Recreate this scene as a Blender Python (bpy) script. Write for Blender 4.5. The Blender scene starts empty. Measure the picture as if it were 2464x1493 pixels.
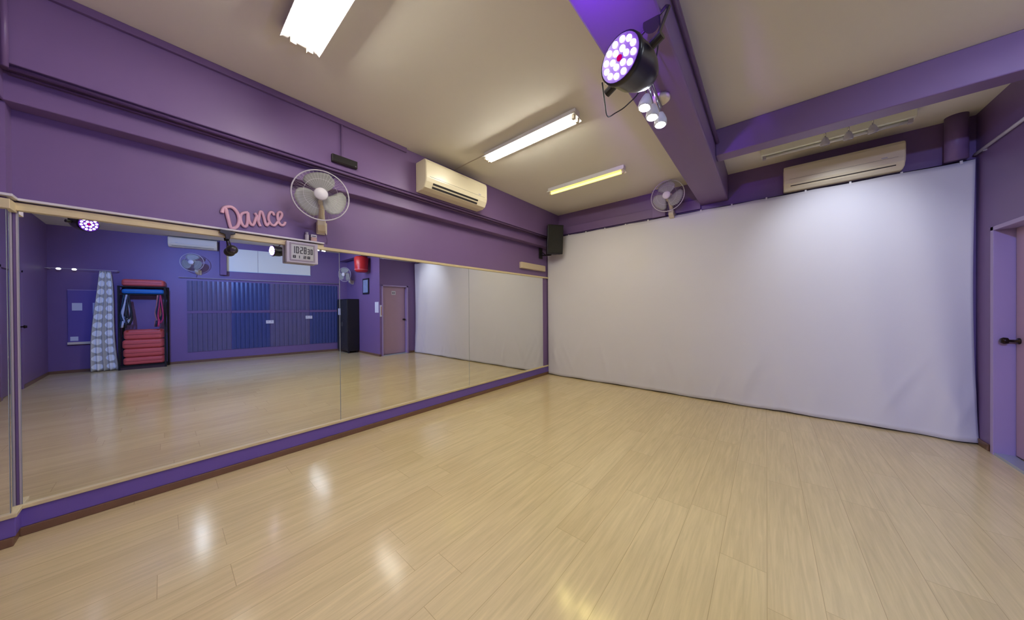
import bpy, bmesh, math, random
from mathutils import Vector, Matrix
random.seed(7)
S = bpy.context.scene
C = S.collection
PI = math.pi

# ---------------------------------------------------------------- camera, world, exposure
F_PX, YAW, PITCH, ROLL = 716.6, 0.70696, -0.004855, -0.006668
cy_, sy_ = math.cos(YAW), math.sin(YAW)
cp_, sp_ = math.cos(PITCH), math.sin(PITCH)
Fw = Vector((-sy_*cp_, cy_*cp_, sp_))
R0 = Vector((cy_, sy_, 0)); U0 = R0.cross(Fw)
Rt = R0*math.cos(ROLL) + U0*math.sin(ROLL); Up = Rt.cross(Fw)
cam = bpy.data.cameras.new('camera'); camo = bpy.data.objects.new('camera', cam); C.objects.link(camo)
m = Matrix((Rt, Up, -Fw)).transposed().to_4x4(); m.translation = Vector((0, 0, 1.3))
camo.matrix_world = m
cam.sensor_fit = 'HORIZONTAL'; cam.sensor_width = 36; cam.lens = F_PX/2464*36
cam.clip_start = 0.02; cam.clip_end = 100
S.camera = camo
w = bpy.data.worlds.new('world'); S.world = w; w.use_nodes = True
w.node_tree.nodes['Background'].inputs[0].default_value = (0.5, 0.5, 0.6, 1)
w.node_tree.nodes['Background'].inputs[1].default_value = 0.0
S.view_settings.view_transform = 'Standard'; S.view_settings.look = 'None'
S.view_settings.gamma = 1; S.view_settings.use_curve_mapping = False
S.view_settings.exposure = 0.0

# lamp strengths
TUBE_MAIN, TUBE_WARM, TUBE_FILL = 78.0, 4.5, 58.0
WHITE = (1.0, 0.95, 0.83); WARM = (1.0, 0.82, 0.14); COOL = (0.80, 0.88, 1.0)

def spot(name, loc, target, power, color, angle, blend=0.6, size=0.003):
    l = bpy.data.lights.new(name, 'SPOT'); l.energy = power; l.color = color
    l.spot_size = math.radians(angle); l.spot_blend = blend; l.shadow_soft_size = size
    o = bpy.data.objects.new(name, l); C.objects.link(o); o.location = loc
    o.rotation_euler = (Vector(target)-Vector(loc)).to_track_quat('-Z', 'Y').to_euler()
    return o

# ---------------------------------------------------------------- materials
MATS = {}
def srgb(r, g, b):
    f = lambda c: (c/255)/12.92 if c/255 <= 0.04045 else (((c/255)+0.055)/1.055)**2.4
    return (f(r), f(g), f(b), 1)
def mat(name, col, rough=0.6, metal=0.0, emit=None, estr=0.0, alpha=1.0, noise=0.0, nscale=8.0, bump=0.0, spec=0.5, coat=0.0):
    if name in MATS: return MATS[name]
    M = bpy.data.materials.new(name); M.use_nodes = True; nt = M.node_tree; b = nt.nodes['Principled BSDF']
    b.inputs['Base Color'].default_value = col
    b.inputs['Roughness'].default_value = rough; b.inputs['Metallic'].default_value = metal
    b.inputs['Specular IOR Level'].default_value = spec
    b.inputs['Coat Weight'].default_value = coat
    if emit: b.inputs['Emission Color'].default_value = (*emit[:3], 1); b.inputs['Emission Strength'].default_value = estr
    if alpha < 1: b.inputs['Alpha'].default_value = alpha
    if noise > 0 or bump > 0:
        tc = nt.nodes.new('ShaderNodeTexCoord'); n = nt.nodes.new('ShaderNodeTexNoise')
        n.inputs['Scale'].default_value = nscale; n.inputs['Detail'].default_value = 5
        nt.links.new(tc.outputs['Object'], n.inputs['Vector'])
        if noise > 0:
            mx = nt.nodes.new('ShaderNodeMix'); mx.data_type = 'RGBA'; mx.blend_type = 'MULTIPLY'; mx.inputs[0].default_value = 1
            mp = nt.nodes.new('ShaderNodeMapRange'); mp.inputs['To Min'].default_value = 1-noise; mp.inputs['To Max'].default_value = 1+noise*0.4
            nt.links.new(n.outputs['Fac'], mp.inputs['Value'])
            mx.inputs[6].default_value = col
            nt.links.new(mp.outputs['Result'], mx.inputs[7]); nt.links.new(mx.outputs[2], b.inputs['Base Color'])
        if bump > 0:
            bp = nt.nodes.new('ShaderNodeBump'); bp.inputs['Strength'].default_value = bump; bp.inputs['Distance'].default_value = 0.01
            nt.links.new(n.outputs['Fac'], bp.inputs['Height']); nt.links.new(bp.outputs['Normal'], b.inputs['Normal'])
    MATS[name] = M
    return M

PURPLE = srgb(122, 96, 144)
purple = mat('purple_paint', PURPLE, 0.45, noise=0.06, nscale=3, bump=0.05)
purple_dk = mat('purple_paint_satin', srgb(112, 86, 132), 0.4, noise=0.05, nscale=4)
kickm = mat('kick_board_purple', srgb(110, 88, 170), 0.4)
brown = mat('brown_skirting', srgb(120, 88, 66), 0.4, noise=0.15, nscale=20)
cream = mat('cream_wood', srgb(222, 206, 160), 0.45, noise=0.12, nscale=14)
offwhite = mat('off_white_plastic', srgb(226, 216, 190), 0.3)
white = mat('white_plastic', srgb(225, 222, 222), 0.35)
ceilm = mat('ceiling_paint', srgb(230, 226, 212), 0.8, noise=0.04, nscale=2)
black = mat('black_plastic', srgb(28, 26, 28), 0.4)
blackmatte = mat('black_matte', srgb(22, 20, 20), 0.8)
grey = mat('grey_metal', srgb(120, 118, 122), 0.35, 0.7)
greyp = mat('grey_plastic', srgb(186, 180, 190), 0.4)
chrome = mat('chrome', srgb(200, 200, 200), 0.15, 1.0)
mirror = mat('mirror_glass', (0.88, 0.90, 0.89, 1), 0.0, 1.0)
frame_l = mat('lilac_gloss_frame', srgb(168, 148, 192), 0.35)
doorm = mat('mauve_door', srgb(178, 148, 170), 0.4, noise=0.05, nscale=6)
pink = mat('pink_letters', srgb(236, 188, 204), 0.4)
paper = mat('paper', srgb(215, 218, 228), 0.7)
red = mat('red_vinyl', srgb(212, 92, 86), 0.45, noise=0.1, nscale=9)
blue_v = mat('blue_vinyl', srgb(40, 120, 190), 0.45)
redg = mat('red_lantern_shell', srgb(190, 40, 44), 0.35)
acm = mat('aircon_plastic', srgb(232, 222, 190), 0.28)
vent = mat('dark_vent', srgb(38, 34, 34), 0.6)
fanblade = mat('fan_blade_plastic', srgb(170, 172, 162), 0.4, alpha=0.72)
fanwire = mat('fan_wire', srgb(205, 200, 206), 0.35)
fanbody = mat('fan_body_plastic', srgb(220, 210, 180), 0.4)
cable = mat('black_cable', srgb(18, 16, 18), 0.6)
panel_a = mat('panel_slate_violet', srgb(100, 94, 128), 0.3, noise=0.12, nscale=5)
panel_b = mat('panel_deep_blue', srgb(62, 74, 126), 0.3, noise=0.12, nscale=5)
boardw = mat('white_board', srgb(244, 246, 226), 0.3)

# floor: laminate planks along Y
M = bpy.data.materials.new('laminate_floor'); M.use_nodes = True; nt = M.node_tree; b = nt.nodes['Principled BSDF']
N = nt.nodes.new; L = nt.links.new
tc = N('ShaderNodeTexCoord'); sx = N('ShaderNodeSeparateXYZ'); L(tc.outputs['Object'], sx.inputs[0])
def fm(op, a_, b_=None):
    n_ = N('ShaderNodeMath'); n_.operation = op
    for i, q in enumerate((a_, b_)):
        if q is None: continue
        if isinstance(q, (int, float)): n_.inputs[i].default_value = q
        else: L(q, n_.inputs[i])
    return n_.outputs[0]
xs = fm('ADD', sx.outputs['X'], 5.7)                       # rows start at a whole plank
wn = N('ShaderNodeTexWhiteNoise'); wn.noise_dimensions = '1D'; L(fm('FLOOR', fm('DIVIDE', xs, 0.19)), wn.inputs['W'])
cb = N('ShaderNodeCombineXYZ'); L(fm('ADD', fm('ADD', sx.outputs['Y'], 10.0), fm('MULTIPLY', wn.outputs['Value'], 1.25)), cb.inputs['X']); L(xs, cb.inputs['Y'])
br = N('ShaderNodeTexBrick'); L(cb.outputs[0], br.inputs['Vector'])
br.offset = 0.0; br.offset_frequency = 1; br.squash = 1
for k, v in (('Scale', 1.0), ('Mortar Size', 0.0016), ('Mortar Smooth', 0.4), ('Bias', 0.0), ('Brick Width', 1.25), ('Row Height', 0.19)):
    br.inputs[k].default_value = v
br.inputs['Color1'].default_value = srgb(228, 207, 155); br.inputs['Color2'].default_value = srgb(221, 199, 147)
br.inputs['Mortar'].default_value = srgb(196, 172, 126)
mp = N('ShaderNodeMapping'); mp.inputs['Scale'].default_value = (0.9, 16, 1); L(cb.outputs[0], mp.inputs[0])
n1 = N('ShaderNodeTexNoise'); n1.inputs['Scale'].default_value = 3.0; n1.inputs['Detail'].default_value = 8; n1.inputs['Roughness'].default_value = 0.62
n1.inputs['Distortion'].default_value = 0.6
# shift the grain per plank
ad = N('ShaderNodeVectorMath'); ad.operation = 'ADD'; sc = N('ShaderNodeVectorMath'); sc.operation = 'SCALE'; sc.inputs['Scale'].default_value = 37
L(br.outputs['Color'], sc.inputs[0]); L(mp.outputs[0], ad.inputs[0]); L(sc.outputs[0], ad.inputs[1]); L(ad.outputs[0], n1.inputs['Vector'])
mr = N('ShaderNodeMapRange'); mr.inputs['From Min'].default_value = 0.3; mr.inputs['From Max'].default_value = 0.72
mr.inputs['To Min'].default_value = 0.86; mr.inputs['To Max'].default_value = 1.08; L(n1.outputs['Fac'], mr.inputs['Value'])
n2 = N('ShaderNodeTexNoise'); n2.inputs['Scale'].default_value = 0.7; L(tc.outputs['Object'], n2.inputs['Vector'])
mr2 = N('ShaderNodeMapRange'); mr2.inputs['To Min'].default_value = 0.93; mr2.inputs['To Max'].default_value = 1.07; L(n2.outputs['Fac'], mr2.inputs['Value'])
mu = N('ShaderNodeMath'); mu.operation = 'MULTIPLY'; L(mr.outputs[0], mu.inputs[0]); L(mr2.outputs[0], mu.inputs[1])
mx = N('ShaderNodeMix'); mx.data_type = 'RGBA'; mx.blend_type = 'MULTIPLY'; mx.inputs[0].default_value = 1
L(br.outputs['Color'], mx.inputs[6]); L(mu.outputs[0], mx.inputs[7]); L(mx.outputs[2], b.inputs['Base Color'])
mr3 = N('ShaderNodeMapRange'); mr3.inputs['To Min'].default_value = 0.11; mr3.inputs['To Max'].default_value = 0.17; L(n1.outputs['Fac'], mr3.inputs['Value'])
L(mr3.outputs[0], b.inputs['Roughness'])
bp = N('ShaderNodeBump'); bp.inputs['Strength'].default_value = 0.05; bp.inputs['Distance'].default_value = 0.004
L(n1.outputs['Fac'], bp.inputs['Height']); L(bp.outputs['Normal'], b.inputs['Normal'])
b.inputs['Specular IOR Level'].default_value = 0.6
floorm = M

# curtain cloth
clothm = mat('white_backdrop_cloth', srgb(222, 220, 224), 0.8, noise=0.03, nscale=2)
def emis(name, col, s):
    if name in MATS: return MATS[name]
    M = bpy.data.materials.new(name); M.use_nodes = True; nt = M.node_tree
    nt.nodes.remove(nt.nodes['Principled BSDF']); e = nt.nodes.new('ShaderNodeEmission')
    e.inputs[0].default_value = (*col[:3], 1); e.inputs[1].default_value = s
    nt.links.new(e.outputs[0], nt.nodes['Material Output'].inputs[0]); MATS[name] = M
    return M
tube_w = emis('tube_white', WHITE, TUBE_MAIN)
tube_y = emis('tube_warm', WARM, TUBE_WARM)
tube_r = emis('tube_fill', COOL, TUBE_FILL)
led_w = emis('led_white', (0.95, 0.80, 1.0), 45)
led_s = emis('led_soft_white', (0.80, 0.80, 1.0), 12)
led_p = emis('led_crimson', (0.55, 0.0, 0.12), 1.0)
bulb_w = emis('spot_bulb', (0.86, 0.90, 1.0), 240)
clip_e = mat('glossy_white_clip', srgb(240, 240, 250), 0.08, 0.3)

# ---------------------------------------------------------------- geometry helpers
def obj(name, bm, m, parent=None, smooth=False, bevel=0.0):
    me = bpy.data.meshes.new(name)
    bmesh.ops.recalc_face_normals(bm, faces=bm.faces)
    bm.to_mesh(me); bm.free()
    ms = m if isinstance(m, (list, tuple)) else [m]
    for k in ms: me.materials.append(k)
    if smooth:
        for p in me.polygons: p.use_smooth = True
    o = bpy.data.objects.new(name, me); C.objects.link(o)
    if parent: o.parent = parent
    if smooth == 'auto':
        pass
    if bevel > 0:
        md = o.modifiers.new('bevel', 'BEVEL'); md.width = bevel; md.segments = 2; md.limit_method = 'ANGLE'
        md.angle_limit = math.radians(40)
    return o
def box(bm, x0, x1, y0, y1, z0, z1, mi=0):
    v = [bm.verts.new((x, y, z)) for x in (x0, x1) for y in (y0, y1) for z in (z0, z1)]
    for f in ((0, 1, 3, 2), (4, 6, 7, 5), (0, 4, 5, 1), (2, 3, 7, 6), (0, 2, 6, 4), (1, 5, 7, 3)):
        fc = bm.faces.new([v[i] for i in f]); fc.material_index = mi
def frame_of(d):
    d = Vector(d).normalized(); a = Vector((0, 0, 1)) if abs(d.z) < 0.9 else Vector((1, 0, 0))
    u = d.cross(a).normalized(); return u, d.cross(u).normalized(), d
def ring(bm, c, u, v, r, n):
    return [bm.verts.new(c + u*(r*math.cos(2*PI*k/n)) + v*(r*math.sin(2*PI*k/n))) for k in range(n)]
def lathe(bm, o, d, prof, n=24, cap=True):
    """prof: list of (distance along d, radius)"""
    u, v, d = frame_of(d); o = Vector(o); prev = None; rings = []
    for t, r in prof:
        rings.append(ring(bm, o + d*t, u, v, max(r, 1e-4), n))
    for a, b_ in zip(rings, rings[1:]):
        for k in range(n): bm.faces.new((a[k], a[(k+1) % n], b_[(k+1) % n], b_[k]))
    if cap:
        bm.faces.new(rings[0]); bm.faces.new(rings[-1])
def cyl(bm, a, b_, r, n=16):
    a = Vector(a); b_ = Vector(b_); lathe(bm, a, b_-a, [(0, r), ((b_-a).length, r)], n)
def tube(bm, pts, r, n=8, closed=False):
    pts = [Vector(p) for p in pts]; rings = []; m = len(pts); pu = None
    for i, p in enumerate(pts):
        if closed: d = pts[(i+1) % m]-pts[i-1]
        else: d = pts[min(i+1, m-1)]-pts[max(i-1, 0)]
        d.normalize()
        if pu is None: u, v, _ = frame_of(d)
        else:
            u = pu - d*pu.dot(d)
            u.normalize(); v = d.cross(u)
        pu = u
        rings.append(ring(bm, p, u, v, r, n))
    prs = list(zip(rings, rings[1:])) + ([(rings[-1], rings[0])] if closed else [])
    for a, b_ in prs:
        for k in range(n): bm.faces.new((a[k], a[(k+1) % n], b_[(k+1) % n], b_[k]))
    if not closed: bm.faces.new(rings[0]); bm.faces.new(rings[-1])
def smooth_path(pts, sub=5):
    pts = [Vector(p) for p in pts]; out = []
    for i in range(len(pts)-1):
        p0 = pts[max(i-1, 0)]; p1 = pts[i]; p2 = pts[i+1]; p3 = pts[min(i+2, len(pts)-1)]
        for k in range(sub):
            t = k/sub
            out.append(0.5*((2*p1)+(p2-p0)*t+(2*p0-5*p1+4*p2-p3)*t*t+(3*p1-p0-3*p2+p3)*t**3))
    out.append(pts[-1]); return out
def prism(bm, poly, axis, a, b_):
    """poly: 2D points; extruded along axis ('x','y','z') from a to b_"""
    def P(p, t):
        return {'x': (t, p[0], p[1]), 'y': (p[0], t, p[1]), 'z': (p[0], p[1], t)}[axis]
    A = [bm.verts.new(P(p, a)) for p in poly]; B = [bm.verts.new(P(p, b_)) for p in poly]
    n = len(poly); bm.faces.new(A); bm.faces.new(B)
    for k in range(n): bm.faces.new((A[k], A[(k+1) % n], B[(k+1) % n], B[k]))
def one(fn, *a, **k):
    bm = bmesh.new(); fn(bm, *a, **k); return bm
def tag(o, label, cat, group=None):
    o['label'] = label; o['category'] = cat
    if group: o['group'] = group
    return o
def thing(name, label, cat, loc=(0, 0, 0), rotz=0.0, group=None):
    o = bpy.data.objects.new(name, None); o.empty_display_size = 0.05; C.objects.link(o)
    o.location = loc; o.rotation_euler = (0, 0, rotz)
    return tag(o, label, cat, group)
def struct(name, bm, m, parent=None, bevel=0.0, smooth=False):
    o = obj(name, bm, m, parent, bevel=bevel, smooth=smooth)
    if not parent: o['kind'] = 'structure'
    return o
def dup(root, loc, rot, label, cat=None, group=None):
    r = root.copy(); C.objects.link(r); r.location = loc; r.rotation_euler = rot
    r['label'] = label
    if group: r['group'] = group
    for ch in list(root.children):
        c = ch.copy(); C.objects.link(c); c.parent = r
        for g in ch.children:
            d = g.copy(); C.objects.link(d); d.parent = c
    return r

# ---------------------------------------------------------------- the room
XL, YB, YN, ZC = -3.30, 5.00, -1.55, 3.10       # left wall plane, back wall, near wall, ceiling
XD, YR = 1.509, 3.87                            # door wall plane, return wall plane
WA = 0.17; WX = 4.40                            # slanting far wall: x = WX - WA*y
def wx(y): return WX - WA*y
WROT = math.atan(WA)

bm = bmesh.new(); box(bm, -3.5, 4.95, -1.75, 5.2, -0.12, 0.0); struct('floor', bm, floorm)
bm = bmesh.new(); box(bm, -3.5, 4.95, -1.75, 5.2, ZC, ZC+0.12); struct('ceiling', bm, ceilm)
bm = bmesh.new(); box(bm, -3.5, XL, -1.75, 5.2, 0, ZC)
struct('wall_left', bm, purple)
bm = bmesh.new(); box(bm, XL, 4.2, YB, 5.2, 0, ZC); struct('wall_back', bm, purple)
# near wall with a door opening (x 2.10..2.94)
bm = bmesh.new(); box(bm, XL, 2.10, -1.75, YN, 0, ZC); box(bm, 2.94, 4.95, -1.75, YN, 0, ZC); box(bm, 2.10, 2.94, -1.75, YN, 2.0, ZC)
struct('wall_front', bm, purple)
# slanting far right wall
bm = bmesh.new()
prism(bm, [(wx(-1.75), -1.75), (wx(5.2), 5.2), (wx(5.2)+0.2, 5.2), (wx(-1.75)+0.2, -1.75)], 'z', 0, ZC)
struct('wall_right_far', bm, purple)
# door wall (x = XD) with the door opening and the return wall behind it
bm = bmesh.new()
box(bm, XD, 1.66, YR, 3.93, 0, ZC); box(bm, XD, 1.66, 4.72, YB, 0, ZC); box(bm, XD, 1.66, 3.93, 4.72, 1.985, ZC)
struct('wall_right', bm, purple)
bm = bmesh.new(); box(bm, 1.66, 3.80, YR, YB, 0, ZC); struct('wall_right_return', bm, purple)

# skirtings
bm = bmesh.new(); box(bm, XL, -3.275, -0.55, 5.0, 0, 0.05); box(bm, XL, -3.175, YN, -0.549, 0, 0.05)
struct('baseboard_left', bm, brown, bevel=0.004)
bm = bmesh.new(); box(bm, XD-0.012, XD, YR-0.012, 3.89, 0, 0.06); box(bm, XD-0.012, XD, 4.76, YB, 0, 0.06); box(bm, XD-0.012, 3.72, YR-0.012, YR, 0, 0.06)
struct('baseboard_right', bm, brown, bevel=0.003)
bm = bmesh.new()
prism(bm, [(wx(YN), YN), (wx(YR), YR), (wx(YR)-0.013, YR), (wx(YN)-0.013, YN)], 'z', 0, 0.06)
struct('baseboard_right_far', bm, brown)
bm = bmesh.new(); box(bm, -3.17, 2.06, YN, YN+0.012, 0, 0.06); box(bm, 2.98, 4.63, YN, YN+0.012, 0, 0.06)
struct('baseboard_front', bm, brown)

# left wall: pilaster core, kick board, beam, ledge band
bm = bmesh.new(); box(bm, XL, -3.20, YN, -0.56, 0.0, ZC); struct('trim_1', bm, purple)
bm = bmesh.new(); box(bm, XL, -3.284, -0.55, 5.0, 0.05, 0.158); box(bm, XL, -3.184, YN, -0.545, 0.05, 0.158)
struct('trim_2', bm, kickm, bevel=0.003)
bm = bmesh.new(); box(bm, XL, -3.272, -0.545, 4.94, 0.158, 0.180); box(bm, XL, -3.172, YN, -0.538, 0.158, 0.180)
struct('trim_3', bm, cream, bevel=0.003)
bm = bmesh.new(); box(bm, XL, -3.07, YN, YB, 2.63, ZC); struct('trim_4', bm, purple, bevel=0.006)
bm = bmesh.new(); box(bm, XL, -3.175, YN, YB, 2.466, 2.63); box(bm, XL, -3.08, YN, -0.56, 2.466, 2.63)
struct('trim_5', bm, purple, bevel=0.006)
# raceway along the top of the beam, thin pipe under the beam, small vertical ones
bm = bmesh.new(); box(bm, -3.07, -3.045, YN, 1.78, 3.052, ZC); box(bm, -3.07, -3.052, 1.105, 1.122, 2.745, 3.052)
struct('trim_6', bm, purple_dk, bevel=0.003)
bm = bmesh.new(); cyl(bm, (-3.085, -0.53, 2.612), (-3.085, YB, 2.612), 0.011, 10); cyl(bm, (-3.15, -0.53, 2.61), (-3.15, YB, 2.61), 0.008, 10)
cyl(bm, (-3.055, -0.535, 2.60), (-3.055, -0.535, ZC), 0.013, 10)
struct('trim_7', bm, purple_dk, smooth=True)
# mirror frame rails
bm = bmesh.new()
box(bm, XL, -3.270, -0.55, 4.94, 1.885, 1.912)                 # beige rail, full length
box(bm, XL, -3.276, -0.55, 1.02, 1.912, 1.930)
box(bm, XL, -3.170, YN, -0.545, 1.872, 1.925)
struct('trim_8', bm, cream, bevel=0.002)
bm = bmesh.new()
box(bm, XL, -3.255, -0.545, 1.02, 1.938, 1.952); box(bm, XL, -3.155, YN, -0.535, 1.938, 1.952)
struct('trim_9', bm, white, bevel=0.002)
# long ceiling beam across the room and the beam before the recess
bm = bmesh.new(); box(bm, -0.71, -0.39, YN, YB, 2.75, ZC); struct('trim_10', bm, purple, bevel=0.012)
bm = bmesh.new(); box(bm, -0.39, wx(3.82)+0.05, 3.65, 3.82, 2.835, ZC); struct('trim_11', bm, purple, bevel=0.008)
bm = bmesh.new(); cyl(bm, (-0.372, YN, 2.965), (-0.372, 3.65, 2.965), 0.016, 12); struct('trim_12', bm, purple_dk, smooth=True)
# rear ledge over the backdrop, pipe column in the corner
bm = bmesh.new(); box(bm, -3.07, -0.71, 4.965, YB, 2.70, 2.84); struct('trim_13', bm, purple, bevel=0.004)
bm = bmesh.new(); cyl(bm, (1.375, 4.905, 2.685), (1.375, 4.905, ZC), 0.068, 28); struct('trim_14', bm, purple, smooth=True)
bm = bmesh.new(); box(bm, -1.335, -1.15, 4.90, YB, 2.68, ZC); struct('trim_15', bm, purple, bevel=0.004)
# surface conduit on the ceiling from the tube light to the air conditioner, ceiling board joint
bm = bmesh.new(); box(bm, -3.05, -2.46, 2.448, 2.456, ZC-0.007, ZC); struct('trim_16', bm, mat('conduit_beige', srgb(190, 178, 160), 0.6))
# seams between the mirror panes: backing strip
bm = bmesh.new(); box(bm, XL, -3.2965, -0.55, 4.78, 0.18, 1.885); box(bm, XL+0.1, -3.1965, YN, -0.56, 0.18, 1.872)
struct('trim_17', bm, mat('mirror_backing', srgb(170, 160, 165), 0.5))

# door 1 in the right wall
d = bpy.data.objects.new('door_1', None); C.objects.link(d); d.location = (1.60, 4.32, 0); d['kind'] = 'structure'
obj('door_leaf', one(box, 0.0, 0.04, -0.355, 0.345, 0.03, 1.95), doorm, d, bevel=0.003)
bm = bmesh.new()
box(bm, -0.105, 0.06, 0.355, 0.40, 0, 1.985); box(bm, -0.105, 0.06, -0.39, -0.355, 0, 1.985); box(bm, -0.105, 0.06, -0.39, 0.40, 1.95, 1.985)
obj('door_frame', bm, frame_l, d, bevel=0.003)
obj('threshold', one(box, -0.10, 0.0, -0.355, 0.355, 0.0, 0.022), mat('threshold_metal', srgb(178, 188, 205), 0.3, 0.3), d)
bm = bmesh.new(); lathe(bm, (0.0, 0.30, 1.0), (-1, 0, 0), [(0, 0.026), (0.008, 0.026), (0.01, 0.011), (0.05, 0.011), (0.055, 0.026), (0.075, 0.028), (0.088, 0.018)], 18)
obj('door_knob', bm, mat('dark_bronze', srgb(50, 38, 36), 0.3, 0.8), d, smooth=True)
bm = bmesh.new(); box(bm, -0.003, 0.0, -0.06, 0.06, 1.72, 1.83)
obj('door_sign', bm, paper, d)
bm = bmesh.new()
for (a, b_, c_, e) in ((-0.035, -0.008, 1.745, 1.80), (0.008, 0.035, 1.745, 1.80)): box(bm, -0.0035, -0.003, a, b_, c_, e)
obj('sign_pictogram', bm, mat('sign_grey', srgb(120, 112, 130), 0.6), bpy.data.objects['door_sign'])
# door 2 in the near wall
d2 = bpy.data.objects.new('door_2', None); C.objects.link(d2); d2.location = (2.52, YN, 0); d2['kind'] = 'structure'
obj('door_leaf', one(box, -0.38, 0.38, -0.06, -0.02, 0.01, 1.96), purple_dk, d2, bevel=0.003)
bm = bmesh.new(); box(bm, -0.46, -0.38, -0.1, 0.01, 0, 2.0); box(bm, 0.38, 0.46, -0.1, 0.01, 0, 2.0); box(bm, -0.46, 0.46, -0.1, 0.01, 1.96, 2.04)
obj('door_frame', bm, purple, d2, bevel=0.003)
bm = bmesh.new(); lathe(bm, (0.32, -0.02, 1.05), (0, 1, 0), [(0, 0.026), (0.008, 0.026), (0.01, 0.011), (0.05, 0.011), (0.055, 0.028), (0.085, 0.02)], 16)
obj('door_knob', bm, mat('dark_bronze', (0, 0, 0, 1)), d2, smooth=True)

# ---------------------------------------------------------------- mirrors
def mirror_pane(x, y0, y1, z0, z1, label):
    o = thing('wall_mirror', label, 'mirror', (x, (y0+y1)/2, z0), 0, 'mirror panes along the left wall')
    h = (y1-y0)/2
    obj('glass', one(box, -0.0015, 0.0015, -h, h, 0, z1-z0), mirror, o)
    e = 0.002
    for a_, b_ in ((-h-e, -h), (h, h+e)):
        obj('ground_edge', one(box, -0.0015, 0.0005, a_, b_, 0, z1-z0), mat('glass_edge', srgb(150, 160, 160), 0.3), o)
mirror_pane(-3.295, -0.540, 1.160, 0.18, 1.885, 'large wall mirror pane nearest the stepped corner at the left end')
mirror_pane(-3.295, 1.166, 2.888, 0.18, 1.885, 'middle wall mirror pane right of the wall clock')
mirror_pane(-3.295, 2.894, 4.775, 0.18, 1.885, 'far wall mirror pane ending at the white backdrop')
mirror_pane(-3.195, YN+0.01, -0.562, 0.18, 1.872, 'narrow mirror pane on the projecting pier at the left edge')
o = thing('wall_mirror', 'slim mirror strip on the side of the projecting pier', 'mirror', (-3.245, -0.5575, 0.18), 0, 'mirror panes along the left wall')
obj('glass', one(box, -0.047, 0.047, -0.0015, 0.0015, 0, 1.692), mirror, o)

# ---------------------------------------------------------------- white backdrop
def make_backdrop():
    t = thing('backdrop_curtain', 'huge white cloth backdrop covering the back wall down to the floor', 'curtain', (0, 4.94, 0))
    bm = bmesh.new(); nx, nz = 240, 60; x0, x1, zt = -3.285, 1.487, 2.668
    rnd = random.Random(3)
    folds = [(rnd.uniform(x0, x1), rnd.uniform(0.05, 0.9), rnd.uniform(-0.5, 0.5), rnd.uniform(0.02, 0.07), rnd.uniform(0.003, 0.010)) for _ in range(44)]
    rows = []
    for j in range(nz+1):
        zf = j/nz; row = []
        for i in range(nx+1):
            xf = i/nx; x = x0+(x1-x0)*xf; z = zt*(zf) + 0.014*(1-zf)
            sag = 0.006*abs(math.sin(xf*PI*9))*(zf**8)
            y = 0.010*math.sin(x*3.1+0.6)*(1-zf)**0.5 + 0.004*math.sin(x*11+1.1*z)*(1-zf)
            # broad vertical folds near the right end
            e = max(0, (x-0.75)/0.75)
            y += -0.034*e*math.sin((x-0.75)*13 + 1.2*z)*(0.35+0.65*(1-zf))
            lw = max(0, 1-(z/1.1))
            for fx, fz, sl, wd, am in folds:
                dd = (x - fx - sl*(z-fz))
                y += -am*math.exp(-(dd/wd)**2)*math.exp(-((z-fz*0.6)/0.33)**2)
            y -= 0.012*math.exp(-(z/0.05)**2)
            xx = x - (0.016*math.sin(zf*PI)*(xf > 0.9)*(xf-0.9)*10) + 0.018*(1-zf)*max(0, xf-0.9)*10
            zz = z - sag + 0.004*math.sin(x*9)*(1-zf)**6
            row.append(bm.verts.new((xx, y, zz)))
        rows.append(row)
    for j in range(nz):
        for i in range(nx): bm.faces.new((rows[j][i], rows[j][i+1], rows[j+1][i+1], rows[j+1][i]))
    o = obj('cloth', bm, clothm, t, smooth=True)
    md = o.modifiers.new('s', 'SOLIDIFY'); md.thickness = 0.003
    bm = bmesh.new(); cyl(bm, (x0, 0.008, zt+0.002), (x1, 0.008, zt+0.002), 0.004, 8)
    obj('hanging_wire', bm, black, t, smooth=True)
    for k in range(14):
        x = x0+0.12+k*0.352
        bm = bmesh.new(); box(bm, x-0.008, x+0.008, -0.006, 0.012, zt-0.02, zt+0.010)
        obj('clip', bm, white, t)
make_backdrop()

# ---------------------------------------------------------------- ceiling tube lights
def tube_light(label, x0, x1, yc, wid, ntube, m, drop=0.088):
    L_ = x1-x0
    t = thing('tube_light', label, 'ceiling light', ((x0+x1)/2, yc, ZC), 0, 'fluorescent ceiling lights')
    h = L_/2
    bm = bmesh.new()
    prism(bm, [(-wid*0.30, 0), (wid*0.30, 0), (wid*0.28, -0.045), (wid*0.52, -0.052), (wid*0.52, -0.056), (-wid*0.52, -0.056), (-wid*0.52, -0.052), (-wid*0.28, -0.045)], 'x', -h, h)
    obj('housing', bm, white, t)
    # reflector wings
    bm = bmesh.new()
    for s in (-1, 1):
        prism(bm, [(s*wid*0.50, -0.054), (s*wid*0.525, -0.054), (s*wid*0.60, -0.064), (s*wid*0.59, -0.067)], 'x', -h, h)
    obj('reflector', bm, mat('reflector_white', srgb(240, 240, 236), 0.25), t)
    for s in ((-0.5, 0.5) if ntube == 2 else (0,)):
        yy = s*wid*0.5
        bm = bmesh.new(); cyl(bm, (-h+0.035, yy, -drop+0.012), (h-0.035, yy, -drop+0.012), 0.014, 14)
        tb = obj('tube', bm, m, t, smooth=True)
        for e in (-1, 1):
            bm = bmesh.new(); box(bm, min(e*(h-0.035), e*(h-0.008)), max(e*(h-0.035), e*(h-0.008)), yy-0.015, yy+0.015, -drop-0.004, -0.03)
            obj('lamp_holder', bm, offwhite, t)
    return t
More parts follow.
